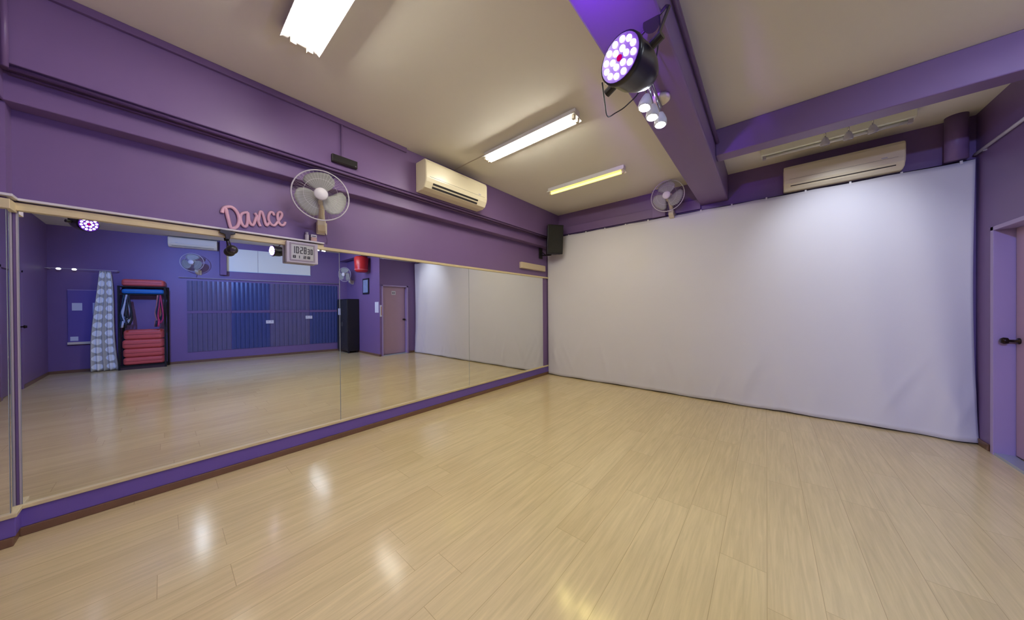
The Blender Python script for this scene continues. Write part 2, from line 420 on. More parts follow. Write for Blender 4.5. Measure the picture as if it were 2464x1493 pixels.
tube_light('bright twin tube ceiling light cut by the top edge of the photo, nearest the viewer', -2.33, -1.13, 0.60, 0.185, 2, tube_w)
tube_light('bright twin tube ceiling light in the middle, left of the black stage light', -2.47, -1.30, 2.455, 0.135, 2, tube_w)
tube_light('dimmer yellowish single tube ceiling light nearest the back wall', -2.49, -1.36, 3.80, 0.12, 1, tube_y)
tube_light('added unseen twin tube fill light right of the long beam nearer the front wall', 1.0, 2.2, 0.45, 0.14, 2, tube_r)  # unseen tube added to brighten the right side of the room
tube_light('added unseen twin tube fill light right of the long beam nearer the return wall', 1.3, 2.5, 2.5, 0.14, 2, tube_r)  # second added tube, out of view, for cool fill on the right
for q in (-2.25, -1.92, -1.6): spot('tube_lamp', (q, 3.80, 2.975), (q, 3.95, 0), 7, (1.0, 0.84, 0.30), 165, 1.0)
# unlit batten in the recess
t = thing('batten_light', 'unlit white batten fitting on the recess ceiling above the back air conditioner', 'ceiling light', (0.50, 4.50, ZC))
obj('housing', one(box, -0.545, 0.545, -0.05, 0.05, -0.075, 0), boardw, t, bevel=0.004)
obj('tube', one(cyl, (-0.50, 0, -0.092), (0.50, 0, -0.092), 0.014, 14), mat('tube_off', srgb(226, 228, 226), 0.2), t, smooth=True)
for e in (-1, 1): obj('lamp_holder', one(box, min(e*0.5, e*0.53), max(e*0.5, e*0.53), -0.016, 0.016, -0.11, -0.075), greyp, t)

# ---------------------------------------------------------------- air conditioners (local: back on x=0, faces +x, length along y)
def aircon(name, label, loc, rotz, length, height, depth, m, twoslit=True, group='wall mounted air conditioners'):
    t = thing(name, label, 'air conditioner', loc, rotz, group)
    h = length/2; D_ = depth; H_ = height
    prof = [(0, 0), (D_*0.55, 0.0), (D_*0.80, H_*0.06), (D_*0.96, H_*0.24), (D_, H_*0.36), (D_, H_*0.86), (D_*0.93, H_*0.97), (D_*0.82, H_), (0, H_)]
    bm = bmesh.new(); prism(bm, prof, 'y', -h, h)
    obj('casing', bm, m, t, bevel=0.012)
    # panel line
    obj('panel_seam', one(box, D_-0.001, D_+0.0015, -h+0.05, h-0.05, H_*0.40, H_*0.407), mat('seam_shadow', srgb(120, 112, 92), 0.6), t)
    a = Vector((D_*0.80, 0, H_*0.06)); b_ = Vector((D_*0.96, 0, H_*0.24)); dv = (b_-a); nrm = Vector((dv.z, 0, -dv.x)).normalized()
    def slab(f0, f1, y0, y1, off, m_, nm):
        p0 = a+dv*f0+nrm*off; p1 = a+dv*f1+nrm*off
        bm = bmesh.new()
        q = [p0+nrm*0.003, p1+nrm*0.003, p1-nrm*0.003, p0-nrm*0.003]
        prism(bm, [(k.x, k.z) for k in q], 'y', y0, y1); obj(nm, bm, m_, t)
    if twoslit:
        slab(0.10, 0.42, -h+0.10, h-0.16, 0.0, vent, 'air_outlet')
        slab(0.66, 0.98, -h+0.10, h-0.16, 0.0, vent, 'air_outlet')
        slab(0.44, 0.64, -h+0.10, h-0.16, 0.003, m, 'louvre')
    else:
        slab(0.35, 0.5, -h+0.06, h-0.06, 0.0, vent, 'air_outlet')
        slab(0.55, 0.95, -h+0.06, h-0.06, 0.002, m, 'louvre')
    obj('status_light', one(box, D_-0.001, D_+0.002, h-0.16, h-0.12, H_*0.44, H_*0.47), greyp, t)
    return t
aircon('air_conditioner', 'cream air conditioner on the left beam beside the middle ceiling light', (-3.07, 2.375, 2.65), 0, 0.95, 0.335, 0.21, acm)
aircon('air_conditioner', 'wide cream air conditioner in the recess just above the white backdrop', (0.61, 5.0, 2.69), -PI/2, 0.90, 0.27, 0.20, acm, False)

# ---------------------------------------------------------------- wall fans (local: wall plate on x=0, fan faces +x)
def wall_fan(label, loc, rot, r=0.212, fwd=0.31, up=0.20, tilt=0.12, ang0=0.35):
    t = thing('wall_fan', label, 'fan', loc, rot[2], 'white wall fans')
    # wall bracket and neck
    bm = bmesh.new(); box(bm, 0, 0.03, -0.045, 0.045, -0.07, 0.05); obj('wall_plate', bm, fanbody, t, bevel=0.01)
    bm = bmesh.new()
    prism(bm, [(0.02, -0.06), (0.10, -0.05), (0.15, -0.01), (0.15, 0.05), (0.09, 0.055), (0.02, 0.03)], 'y', -0.034, 0.034)
    obj('bracket', bm, fanbody, t, bevel=0.008)
    ctr = Vector((fwd, 0, up)); d_ = Vector((math.cos(tilt), 0, -math.sin(tilt)))
    bm = bmesh.new(); tube(bm, smooth_path([(0.11, 0, 0.04), (0.13, 0, 0.10), ctr-d_*0.12-Vector((0, 0, 0.03))], 4), 0.026, 12); obj('neck', bm, fanbody, t, smooth=True)
    bm = bmesh.new(); lathe(bm, ctr-d_*0.17, d_, [(0, 0.02), (0.01, 0.045), (0.05, 0.058), (0.11, 0.056), (0.13, 0.04)], 24); obj('motor_housing', bm, fanbody, t, smooth=True)
    u, v, dd = frame_of(d_)
    # guard: rim rings plus fine radial wires front and back
    bm = bmesh.new()
    def circ(off, rr, rad, n=48): tube(bm, [ctr+dd*off+u*(rr*math.cos(2*PI*k/n))+v*(rr*math.sin(2*PI*k/n)) for k in range(n)], rad, 6, True)
    circ(0.0, r, 0.0055)
    obj('guard_rim', bm, fanwire, t, smooth=True)
    bm = bmesh.new()
    circ(0.052, 0.052, 0.0015, 24); circ(0.045, r*0.6, 0.0010, 40)
    nw = 44
    for k in range(nw):
        a_ = 2*PI*k/nw; e = u*math.cos(a_)+v*math.sin(a_)
        tube(bm, [ctr+dd*0.055+e*0.05, ctr+dd*0.05+e*r*0.6, ctr+dd*0.03+e*r*0.88, ctr+e*r], 0.0006, 3)
        tube(bm, [ctr-dd*0.06+e*0.05, ctr-dd*0.05+e*r*0.6, ctr-dd*0.03+e*r*0.88, ctr+e*r], 0.0006, 3)
    obj('wire_guard', bm, fanwire, t)
    bm = bmesh.new(); lathe(bm, ctr+dd*0.048, dd, [(0, 0.05), (0.006, 0.05), (0.012, 0.046), (0.014, 0.02), (0.016, 0.012)], 28); obj('hub_cap', bm, white, t, smooth=True)
    # three broad blades
    for q in range(3):
        bm = bmesh.new(); a0 = ang0+q*2*PI/3; rows = []
        for i in range(9):
            f = i/8; rr = 0.03+(r*0.91-0.03)*f
            half = 0.42+0.44*math.sin(PI*min(1, f*0.62+0.16)); half *= (1 if f < 0.85 else 1-(f-0.85)*1.9)
            row = []
            for j in range(9):
                g = j/8*2-1; aa = a0+g*half+0.35*f; pitch = -g*0.026*(0.5+0.5*f)
                row.append(bm.verts.new(ctr+dd*pitch+(u*math.cos(aa)+v*math.sin(aa))*rr))
            rows.append(row)
        for i in range(8):
            for j in range(8): bm.faces.new((rows[i][j], rows[i][j+1], rows[i+1][j+1], rows[i+1][j]))
        bo = obj('fan_blade', bm, fanblade, t, smooth=True)
        md = bo.modifiers.new('s', 'SOLIDIFY'); md.thickness = 0.002
    bm = bmesh.new(); lathe(bm, ctr-dd*0.03, dd, [(0, 0.034), (0.05, 0.034), (0.06, 0.02)], 20); obj('blade_hub', bm, greyp, t, smooth=True)
    return t
fan1 = wall_fan('white wall fan above the mirror beside the pink lettering', (XL, 1.01, 2.10), (0, 0, -0.30), r=0.214, fwd=0.345, up=0.205, tilt=0.06)
# pull cord under it
bm = bmesh.new(); tube(bm, [(0.045, 0.03, -0.06), (0.03, 0.045, -0.12), (0.02, 0.04, -0.16)], 0.0035, 6); obj('cord', bm, purple_dk, fan1, smooth=True)
dup(fan1, (-1.065, YB, 2.68), (0, 0, -PI/2), 'shaded wall fan behind the top of the white backdrop, partly beside the long beam')
dup(fan1, (wx(0.6), 0.60, 2.27), (0, 0, PI+WROT+0.25), 'wall fan above the striped wall panels, seen in the mirror')
dup(fan1, (3.28, YR, 2.16), (0, 0, -PI/2-0.5), 'wall fan in the dark corner above the black lockers, seen edge-on in the mirror')

# ---------------------------------------------------------------- word "Dance"
def yz(s): return [(0.018, a-0.5, b_-2.05) for a, b_ in s]
LET = {
 'D': [[(0.309, 2.076), (0.311, 2.096), (0.322, 2.121), (0.344, 2.134), (0.365, 2.136), (0.385, 2.122), (0.401, 2.094), (0.409, 2.058), (0.408, 2.021), (0.398, 1.989), (0.382, 1.97), (0.364, 1.966), (0.356, 1.978), (0.348, 2.02), (0.339, 2.067), (0.333, 2.104), (0.326, 2.118)]],
 'a': [[(0.466, 2.117), (0.444, 2.111), (0.427, 2.097), (0.418, 2.07), (0.42, 2.036), (0.43, 2.006), (0.443, 1.995), (0.454, 2.001), (0.46, 2.03), (0.462, 2.071), (0.465, 2.114), (0.469, 2.067), (0.477, 2.034), (0.491, 2.016), (0.502, 2.029), (0.513, 2.072), (0.519, 2.094)]],
 'n': [[(0.508, 2.122), (0.519, 2.104), (0.528, 2.07), (0.536, 2.039), (0.544, 2.017)], [(0.531, 2.06), (0.535, 2.087), (0.541, 2.132), (0.549, 2.145), (0.559, 2.137), (0.569, 2.095), (0.578, 2.05), (0.588, 2.034), (0.599, 2.052), (0.605, 2.066)]],
 'c': [[(0.639, 2.132), (0.633, 2.152), (0.621, 2.159), (0.608, 2.146), (0.6, 2.113), (0.603, 2.077), (0.618, 2.051), (0.637, 2.044), (0.652, 2.061), (0.667, 2.09)]],
 'e': [[(0.667, 2.09), (0.686, 2.122), (0.695, 2.153), (0.687, 2.172), (0.675, 2.17), (0.664, 2.151), (0.664, 2.117), (0.671, 2.081), (0.686, 2.06), (0.701, 2.06), (0.715, 2.079), (0.716, 2.093)]]}
t = thing('wall_lettering', 'pink cursive letters reading Dance on the purple wall above the mirror', 'sign', (XL, 0.5, 2.05))
for k, st in LET.items():
    bm = bmesh.new()
    for s in st: tube(bm, smooth_path(yz(s), 4), 0.0125 if k == 'D' else 0.0108, 8)
    for vtx in bm.verts: vtx.co.x = 0.012 + (vtx.co.x-0.018)*0.9
    obj('letter', bm, pink, t, smooth=True)

# ---------------------------------------------------------------- wall clock
t = thing('digital_clock', 'grey digital wall clock hanging over the top edge of the mirror', 'clock', (-3.268, 0.832, 1.727))
obj('case', one(box, 0.0, 0.046, -0.122, 0.122, 0, 0.192), greyp, t, bevel=0.006)
bm = bmesh.new(); e = 0.048
for (a, b_, c_, d_) in ((-0.098, 0.098, 0.165, 0.178), (-0.098, 0.098, 0.018, 0.03), (-0.098, -0.086, 0.03, 0.165), (0.086, 0.098, 0.03, 0.165)): box(bm, 0.044, 0.051, a, b_, c_, d_)
obj('bezel', bm, mat('clock_bezel', srgb(150, 140, 150), 0.4), t, bevel=0.002)
obj('display', one(box, 0.044, 0.0475, -0.086, 0.086, 0.03, 0.165), mat('lcd_grey', srgb(176, 176, 166), 0.3), t)
SEG = {'0': 'abcdef', '1': 'bc', '2': 'abged', '8': 'abcdefg', '3': 'abgcd', '5': 'afgcd'}
def digit(bm, y, z, w_, h_, ch, s):
    g = {'a': (0, w_, h_-s, h_), 'd': (0, w_, 0, s), 'g': (0, w_, h_/2-s/2, h_/2+s/2), 'b': (w_-s, w_, h_/2, h_), 'c': (w_-s, w_, 0, h_/2), 'f': (0, s, h_/2, h_), 'e': (0, s, 0, h_/2)}
    for q in SEG[ch]:
        a, b_, c_, d_ = g[q]; box(bm, 0.0475, 0.0482, y+a, y+b_, z+c_, z+d_)
ink = mat('lcd_ink', srgb(40, 38, 40), 0.5)
for i, (ch, y) in enumerate(zip('102830', (-0.080, -0.052, -0.020, 0.008, 0.036, 0.060))):
    bm = bmesh.new(); digit(bm, y, 0.085 if i < 4 else 0.085, 0.021 if i < 4 else 0.018, 0.062 if i < 4 else 0.05, ch, 0.0068); obj('digit', bm, ink, t)
bm = bmesh.new(); box(bm, 0.0475, 0.0482, -0.0262, -0.0222, 0.10, 0.108); box(bm, 0.0475, 0.0482, -0.0262, -0.0222, 0.125, 0.133); obj('digit_colon', bm, ink, t)
for i, (ch, y) in enumerate(zip('8128', (-0.075, -0.045, 0.005, 0.035))):
    bm = bmesh.new(); digit(bm, y, 0.042, 0.022, 0.025, ch, 0.006); obj('digit', bm, ink, t)

# small items on the rail
t = thing('bottle', 'small white bottle standing on the rail above the clock', 'bottle', (-3.276, 0.880, 1.952))
obj('bottle_body', one(lathe, (0, 0, 0), (0, 0, 1), [(0, 0.016), (0.05, 0.017), (0.058, 0.013)], 16), white, t, smooth=True)
obj('bottle_cap', one(lathe, (0, 0, 0.058), (0, 0, 1), [(0, 0.012), (0.02, 0.012)], 16), white, t, smooth=True)
t = thing('small_carton', 'small white and pinkish carton on the rail beside the white bottle', 'box', (-3.277, 0.933, 1.952))
obj('carton_body', one(box, -0.018, 0.018, -0.024, 0.024, 0, 0.035), mat('carton_pink', srgb(205, 168, 160), 0.6), t, bevel=0.002)
obj('carton_lid', one(box, -0.018, 0.018, -0.024, 0.024, 0.036, 0.062), white, t, bevel=0.002)
obj('carton_stripe', one(box, 0.018, 0.0185, -0.016, 0.016, 0.042, 0.048), mat('stripe_navy', srgb(60, 50, 90), 0.6), t)
# black camera on a bracket at the mirror top
t = thing('small_camera', 'small black round camera hanging from a bracket at the mirror top below the pink lettering', 'camera', (-3.255, 0.336, 1.91))
bm = bmesh.new(); prism(bm, [(-0.045, 0.028), (0.045, 0.018), (0.045, 0.002), (0.018, -0.008), (0.012, -0.045), (-0.012, -0.045), (-0.016, -0.01), (-0.045, 0.0)], 'x', -0.004, 0.014)
obj('bracket', bm, black, t, bevel=0.003)
obj('stem', one(cyl, (0.005, 0, -0.03), (0.028, 0.018, -0.10), 0.004, 8), black, t, smooth=True)
bm = bmesh.new(); bmesh.ops.create_icosphere(bm, subdivisions=3, radius=0.036, matrix=Matrix.Translation((0.034, 0.022, -0.128))); obj('camera_head', bm, black, t, smooth=True)
obj('lens', one(lathe, (0.060, 0.022, -0.135), (1, 0, -0.3), [(0, 0.018), (0.009, 0.018), (0.011, 0.012)], 16), mat('lens_glass', srgb(60, 50, 70), 0.1), t, smooth=True)
# black lamp box on the beam
t = thing('emergency_lamp', 'flat black box fixed to the left beam above the wall fan', 'lamp', (-3.07, 1.133, 2.675))
obj('box_body', one(box, 0, 0.035, -0.112, 0.112, 0.0, 0.07), mat('brownish_black', srgb(44, 36, 30), 0.5), t, bevel=0.004)
obj('box_lid', one(box, 0.035, 0.04, -0.106, 0.106, 0.006, 0.064), black, t)
obj('indicator', one(box, 0.04, 0.042, 0.085, 0.098, 0.008, 0.018), grey, t)
# beige box below the loudspeaker
t = thing('cable_box', 'long beige box on the left wall below the loudspeaker', 'box', (XL, 4.44, 2.01))
obj('box_body', one(box, 0, 0.05, -0.37, 0.37, 0, 0.11), mat('beige_box', srgb(205, 188, 160), 0.5), t, bevel=0.006)
obj('box_lid', one(box, 0.05, 0.056, -0.362, 0.362, 0.006, 0.104), mat('beige_box', (0, 0, 0, 1)), t, bevel=0.002)

# ---------------------------------------------------------------- loudspeaker
t = thing('loudspeaker', 'black loudspeaker on a wall bracket in the corner beside the white backdrop', 'speaker', (-3.01, 4.70, 2.31), 0.0)
rot = Matrix.Rotation(math.radians(-38), 4, 'Z') @ Matrix.Rotation(math.radians(6), 4, 'Y')
bm = bmesh.new()
prism(bm, [(0.12, -0.15), (0.12, 0.15), (-0.12, 0.095), (-0.12, -0.095)], 'z', -0.01, 0.51); bm.transform(rot)
obj('cabinet', bm, black, t, bevel=0.008)
bm = bmesh.new(); box(bm, 0.121, 0.132, -0.135, 0.135, 0.005, 0.495); bm.transform(rot); obj('grille', bm, mat('speaker_grille', srgb(30, 30, 26), 0.7, bump=0.5, nscale=120), t, bevel=0.004)
for s in (-1, 1):
    bm = bmesh.new(); cyl(bm, (0.06, s*0.10, -0.014), (0.06, s*0.10, 0.004), 0.012, 8); bm.transform(rot); obj('corner_foot', bm, black, t)
bm = bmesh.new(); box(bm, -0.279, -0.265, -0.05, 0.05, -0.06, 0.14); obj('wall_plate', bm, black, t)
bm = bmesh.new(); cyl(bm, (-0.27, 0.0, 0.0), (-0.05, 0.0, -0.015), 0.013, 10); cyl(bm, (-0.27, 0.0, 0.08), (-0.16, 0, 0.0), 0.008, 8); cyl(bm, (-0.05, 0, -0.02), (-0.05, 0, 0.03), 0.02, 10)
obj('bracket_arm', bm, black, t)

# ---------------------------------------------------------------- LED stage lights
def stage_light(label, loc, d_, top, lens):
    """loc = centre of the face; d_ = direction it shines; top = yoke mount on the beam"""
    t = thing('stage_light', label, 'stage light', loc, 0, 'black LED stage lights under the long beam')
    d_ = Vector(d_).normalized(); u, v, dd = frame_of(d_); R_ = 0.084
    bm = bmesh.new(); lathe(bm, dd*0.012, -dd, [(0, R_*1.05), (0.018, R_*1.08), (0.03, R_*1.02), (0.10, R_*1.0), (0.15, R_*0.84), (0.19, R_*0.62), (0.21, R_*0.3)], 32)
    obj('can', bm, mat('can_black', srgb(26, 24, 30), 0.3), t, smooth=True)
    bm = bmesh.new(); lathe(bm, dd*0.010, dd, [(0, R_*0.98), (0.004, R_*0.98)], 32); obj('face_plate', bm, mat('face_plate', srgb(40, 10, 60), 0.3, emit=(0.10, 0.0, 0.45), estr=0.9), t)
    obj('centre_diode', one(lathe, dd*0.013, dd, [(0, 0.012), (0.005, 0.010)], 12), led_p, t)
    for n_, rr in ((6, 0.030), (12, 0.062)):
        for k in range(n_):
            a_ = 2*PI*k/n_+(0.26 if n_ == 12 else 0); c_ = dd*0.013+(u*math.cos(a_)+v*math.sin(a_))*rr
            obj('led_lens', one(lathe, c_, dd, [(0, 0.0115), (0.006, 0.0095)], 12), lens, t)
    # yoke
    top = Vector(top)-Vector(loc); mid = -dd*0.07; side = top.cross(dd).normalized()
    bm = bmesh.new()
    up = (top-mid); up = up - side*up.dot(side); L_ = up.length; up.normalize()
    pts = [mid+side*0.105, mid+side*0.105+up*L_*0.8, mid+side*0.08+up*L_, mid-side*0.08+up*L_, mid-side*0.105+up*L_*0.8, mid-side*0.105]
    tube(bm, pts, 0.008, 6); obj('yoke', bm, black, t)
    for s in (-1, 1):
        obj('yoke_knob', one(cyl, mid+side*s*0.088, mid+side*s*0.13, 0.017, 12), black, t)
    obj('mounting_plate', one(cyl, mid+up*(L_-0.01), mid+up*(L_+0.012), 0.04, 16), black, t)
    return t
PAR1 = (-0.430, 1.175, 2.275)
st1 = stage_light('black LED stage light with glowing white and purple diodes under the long ceiling beam', PAR1, (-0.25, -0.96, -0.06), (-0.44, 1.62, 2.745), led_w)
st2 = stage_light('black LED stage light near the viewer end of the beam, seen only in the mirror', (-0.50, -0.57, 2.33), (-0.75, 0.55, -0.15), (-0.46, -0.62, 2.745), led_s)
bm = bmesh.new(); P0 = Vector(PAR1)
tube(bm, smooth_path([Vector((-0.607, 1.40, 2.40))-P0, Vector((-0.645, 1.52, 2.38))-P0, Vector((-0.672, 1.62, 2.37))-P0, Vector((-0.64, 1.65, 2.39))-P0, Vector((-0.57, 1.64, 2.40))-P0, Vector((-0.50, 1.66, 2.48))-P0, Vector((-0.47, 1.72, 2.745))-P0], 5), 0.0035, 6)
obj('power_cable', bm, cable, st1, smooth=True)
bm = bmesh.new(); tube(bm, smooth_path([Vector((-0.42, 1.40, 2.36))-P0, Vector((-0.40, 1.50, 2.42))-P0, Vector((-0.385, 1.55, 2.62))-P0, Vector((-0.40, 1.60, 2.745))-P0], 5), 0.0035, 6)
obj('safety_cable', bm, cable, st1, smooth=True)
LB = (0.20, 0.34, 1.0)
spot('stage_and_fill_lamp', (-0.440, 1.130, 2.272), (-1.9, -0.9, 1.2), 60, (0.36, 0.34, 1.0), 150, 1.0)
# unseen stage light added above the top edge to throw blue along the beam underside
st4 = stage_light('added black LED stage light on the beam just above the top edge of the photo', (-0.535, 0.56, 2.55), (0.0, 0.98, 0.20), (-0.535, 0.50, 2.745), led_s)
spot('stage_and_fill_lamp', (-0.54, 0.66, 2.585), (-0.565, 1.26, 2.75), 190, (0.28, 0.06, 1.0), 38, 1.0, 0.02)  # added spot for the blue glow under the beam
# another unseen one added in the right-hand bay as source for blue fill spots
st3 = dup(st2, (0.40, -0.90, 2.76), (0, 0, -0.9), 'added black LED stage light in the right bay behind the viewer, outside the photo')
spot('stage_and_fill_lamp', (0.38, -0.72, 2.74), (-0.39, 1.5, 2.80), 60, (0.25, 0.38, 1.0), 34, 1.0, 0.08)  # added blue spot for the right side of the long beam
spot('stage_and_fill_lamp', (0.50, -0.72, 2.72), (4.0, 2.0, 0.9), 430, LB, 120, 1.0, 0.05)  # added wide blue fill for the far wall
spot('stage_and_fill_lamp', (0.44, -0.70, 2.72), (1.75, 4.2, 1.3), 150, (0.62, 0.60, 1.0), 62, 1.0, 0.05)  # added pale blue fill for the door wall and backdrop end

# ---------------------------------------------------------------- triple spotlights
def triple_spot(label, loc, bar_dir, heads, lit, m_canopy=offwhite):
    """loc: canopy point on the ceiling; heads: list of (centre of head face, direction), world coordinates"""
    t = thing('triple_spotlight', label, 'spotlight', loc, 0, 'ceiling spotlights with three heads')
    L0 = Vector(loc)
    obj('canopy', one(lathe, (0, 0, 0), (0, 0, -1), [(0, 0.062), (0.018, 0.062), (0.028, 0.05), (0.032, 0.01)], 28), m_canopy, t, smooth=True)
    bd = Vector(bar_dir).normalized()
    mids = []
    for c_, d_ in heads:
        c_ = Vector(c_)-L0; d_ = Vector(d_).normalized()
        bm = bmesh.new(); lathe(bm, c_, -d_, [(0, 0.030), (0.004, 0.034), (0.03, 0.033), (0.055, 0.024), (0.075, 0.014)], 20)
        hd = obj('lamp_head', bm, mat('spot_head_white', srgb(205, 205, 212), 0.3), t, smooth=True)
        obj('bulb', one(lathe, c_+d_*0.002, -d_, [(0, 0.026), (0.004, 0.026)], 20), bulb_w if lit else mat('bulb_off', srgb(240, 240, 240), 0.1, 0.5), hd)
        top = bd*(c_-d_*0.07).dot(bd); top.z = -0.045
        obj('arm', one(tube, [c_-d_*0.07, (c_-d_*0.09+top)/2, top], 0.005, 6), chrome, t, smooth=True)
        mids.append((c_-d_*0.07).dot(bd))
    a_, b_ = min(mids+[0.0]), max(mids+[0.0])
    obj('bar', one(cyl, bd*(a_-0.03)+Vector((0, 0, -0.045)), bd*(b_+0.03)+Vector((0, 0, -0.045)), 0.009, 10), chrome, t, smooth=True)
    return t
HT = [((-0.497, 1.690, 2.375), (-0.12, -0.2, -1)), ((-0.487, 1.795, 2.37), (-0.05, -0.15, -1)), ((-0.470, 1.900, 2.37), (0.0, -0.12, -1))]
triple_spot('lit triple spotlight under the long ceiling beam beyond the stage light', (-0.555, 2.24, 2.748), (0.05, -1, 0), HT, True)
HB = [((0.445, 4.28, 2.90), (0.0, 0.25, -1)), ((0.60, 4.285, 2.90), (0, 0.25, -1)), ((0.755, 4.285, 2.905), (0.1, 0.25, -1))]
triple_spot('white triple spotlight on the recess ceiling in front of the batten fitting', (0.60, 4.24, 3.10), (1, 0, 0), HB, False)
# an added spot near the recess washes the backdrop; two shine from lit heads
spot('spotlight_lamp', (0.60, 4.02, 2.80), (0.60, 4.94, 2.10), 34, (0.80, 0.86, 1.0), 84, 1.0)
for c_, d_ in HT[:2]:
    c_ = Vector(c_); d_ = Vector(d_).normalized()
    spot('spotlight_lamp', c_+d_*0.01, c_+d_, 8, (0.9, 0.93, 1.0), 80, 1.0)

# ---------------------------------------------------------------- rail on the door wall
t = thing('curtain_rail', 'white rail running along the purple wall above the mauve door', 'rail', (XD-0.018, 4.42, 2.716))
obj('rod', one(cyl, (0, -0.53, 0), (0, 0.53, 0), 0.013, 12), greyp, t, smooth=True)
for y in (-0.45, 0.40): obj('rail_bracket', one(box, 0.0, 0.018, y-0.01, y+0.01, -0.02, 0.015), greyp, t)

# ---------------------------------------------------------------- return wall things (seen in the mirror)
t = thing('red_lantern', 'red lantern hanging near the corner beside the framed picture, seen in the mirror', 'lantern', (2.15, 3.66, 2.36))
obj('shade', one(lathe, (0, 0, 0), (0, 0, 1), [(0, 0.13), (0.03, 0.165), (0.06, 0.17), (0.40, 0.185), (0.44, 0.15)], 28), redg, t, smooth=True)
obj('rim', one(lathe, (0, 0, 0.055), (0, 0, 1), [(0, 0.176), (0.02, 0.178)], 28), mat('pale_red_rim', srgb(222, 110, 110), 0.4), t, smooth=True)
obj('hanging_cord', one(cyl, (0, 0, 0.44), (0, 0, 0.738), 0.004, 8), cable, t)
t = thing('framed_picture', 'narrow picture in a black frame on the return wall, seen in the mirror', 'picture', (2.33, YR, 1.98))
obj('picture_frame', one(box, -0.20, 0.20, -0.025, 0, -0.23, 0.23), black, t, bevel=0.004)
obj('print', one(box, -0.155, 0.155, -0.027, -0.025, -0.185, 0.185), mat('print_pale_blue', srgb(140, 156, 190), 0.4, noise=0.3, nscale=12), t)
t = thing('paper_notice', 'plain paper notice on the return wall beside the mauve door corner', 'notice', (1.68, YR, 1.36), 0, 'paper notices')
obj('sheet', one(box, -0.11, 0.11, -0.004, 0, -0.15, 0.15), paper, t)
t = thing('paper_notice', 'paper notice with an orange band on the door wall edge', 'notice', (XD, 3.902, 1.26), 0, 'paper notices')
obj('sheet', one(box, -0.004, 0, -0.03, 0.022, -0.16, 0.16), paper, t)
obj('orange_band', one(box, -0.0045, -0.004, 0.004, 0.022, -0.12, 0.12), mat('orange_print', srgb(200, 140, 90), 0.6), t)
# black lockers
t = thing('metal_locker', 'tall black mesh locker in the corner by the return wall, seen in the mirror', 'locker', (3.22, YR-0.18, 0), 0)
obj('locker_body', one(box, -0.40, 0.40, -0.15, 0.165, 0.06, 1.62), black, t, bevel=0.005)
for s in (-1, 1):
    dr = obj('locker_door', one(box, min(s*0.01, s*0.39), max(s*0.01, s*0.39), -0.165, -0.15, 0.09, 1.59), mat('locker_door', srgb(44, 42, 42), 0.5, bump=0.4, nscale=60), t, bevel=0.004)
    obj('door_handle', one(box, min(s*0.03, s*0.045), max(s*0.03, s*0.045), -0.175, -0.165, 0.8, 0.92), grey, dr)
for sx_ in (-0.36, 0.33):
    for sy2 in (-0.13, 0.10): obj('foot', one(box, sx_, sx_+0.04, sy2, sy2+0.04, 0, 0.06), black, t)
t = thing('paper_notice', 'small paper label stuck on the black locker', 'notice', (3.42, YR-0.346, 1.24), 0, 'paper notices')
obj('sheet', one(box, -0.09, 0.09, -0.004, 0, -0.10, 0.10), paper, t)

# ---------------------------------------------------------------- far wall things (seen in the mirror)
def on_wall(y, z, off=0.0):      # point on the slanting wall, off = distance into the room
    n = Vector((-1, -WA, 0)).normalized(); return Vector((wx(y), y, z))+n*off
RZ = PI+WROT                      # local +x looks into the room
PB = [(0.385, 1.165, panel_a, 'slate violet striped wall panel at the rack end, seen in the mirror'),
      (1.175, 1.955, panel_b, 'deep blue striped wall panel left of the first socket, seen in the mirror'),
      (1.965, 2.86, panel_a, 'slate violet striped wall panel between the two blue panels, seen in the mirror'),
      (2.87, 3.60, panel_b, 'deep blue striped wall panel nearest the black locker, seen in the mirror')]
for y0, y1, m_, lb in PB:
    t = thing('wall_panel', lb, 'panel', on_wall((y0+y1)/2, 0.27), RZ, 'striped wall panels on the far wall')
    h = (y1-y0)/2*1.0143
    for (za, zb, nm) in ((0, 0.96, 'lower_panel'), (1.03, 1.78, 'upper_panel')):
        bm = bmesh.new(); n_ = 9; wdt = 2*h/n_
        for k in range(n_):
            ya = -h+k*wdt; prism(bm, [(0, ya), (0.014, ya+0.003), (0.019, ya+wdt*0.5), (0.014, ya+wdt-0.003), (0, ya+wdt)], 'z', za, zb)
        obj(nm, bm, m_, t)
    obj('panel_trim', one(box, 0, 0.03, -h, h, 0.965, 1.025), purple_dk, t)
t = thing('hanging_rail', 'thin pale rail above the striped wall panels, seen in the mirror', 'rail', on_wall(1.95, 2.12), RZ)
obj('rod', one(cyl, (0.05, -1.72, 0), (0.05, 1.72, 0), 0.010, 10), greyp, t, smooth=True)
for y in (-1.6, 0, 1.6): obj('rail_bracket', one(box, 0, 0.05, y-0.01, y+0.01, -0.008, 0.008), greyp, t)
for y, z in ((1.95, 0.97), (2.85, 1.08)):
    t = thing('wall_socket', 'white double wall socket %s, seen in the mirror' % ('on the blue panel edge' if y < 2 else 'near the black locker'), 'socket', on_wall(y, z, 0.024), RZ, 'wall sockets on the far wall')
    obj('plate', one(box, 0, 0.014, -0.085, 0.085, -0.045, 0.045), white, t, bevel=0.003)
    for s in (-0.04, 0.04): obj('switch', one(box, 0.014, 0.018, s-0.012, s+0.012, 0.0, 0.028), greyp, t)
t = thing('white_board', 'long white panel high on the far wall above the rail, seen in the mirror', 'panel', on_wall(2.0, 2.34), RZ)
obj('board_sheet', one(box, 0, 0.02, -0.91, 0.29, 0, 0.60), boardw, t, bevel=0.003)
obj('board_sheet', one(box, 0, 0.02, 0.295, 0.92, 0, 0.60), boardw, t, bevel=0.003)
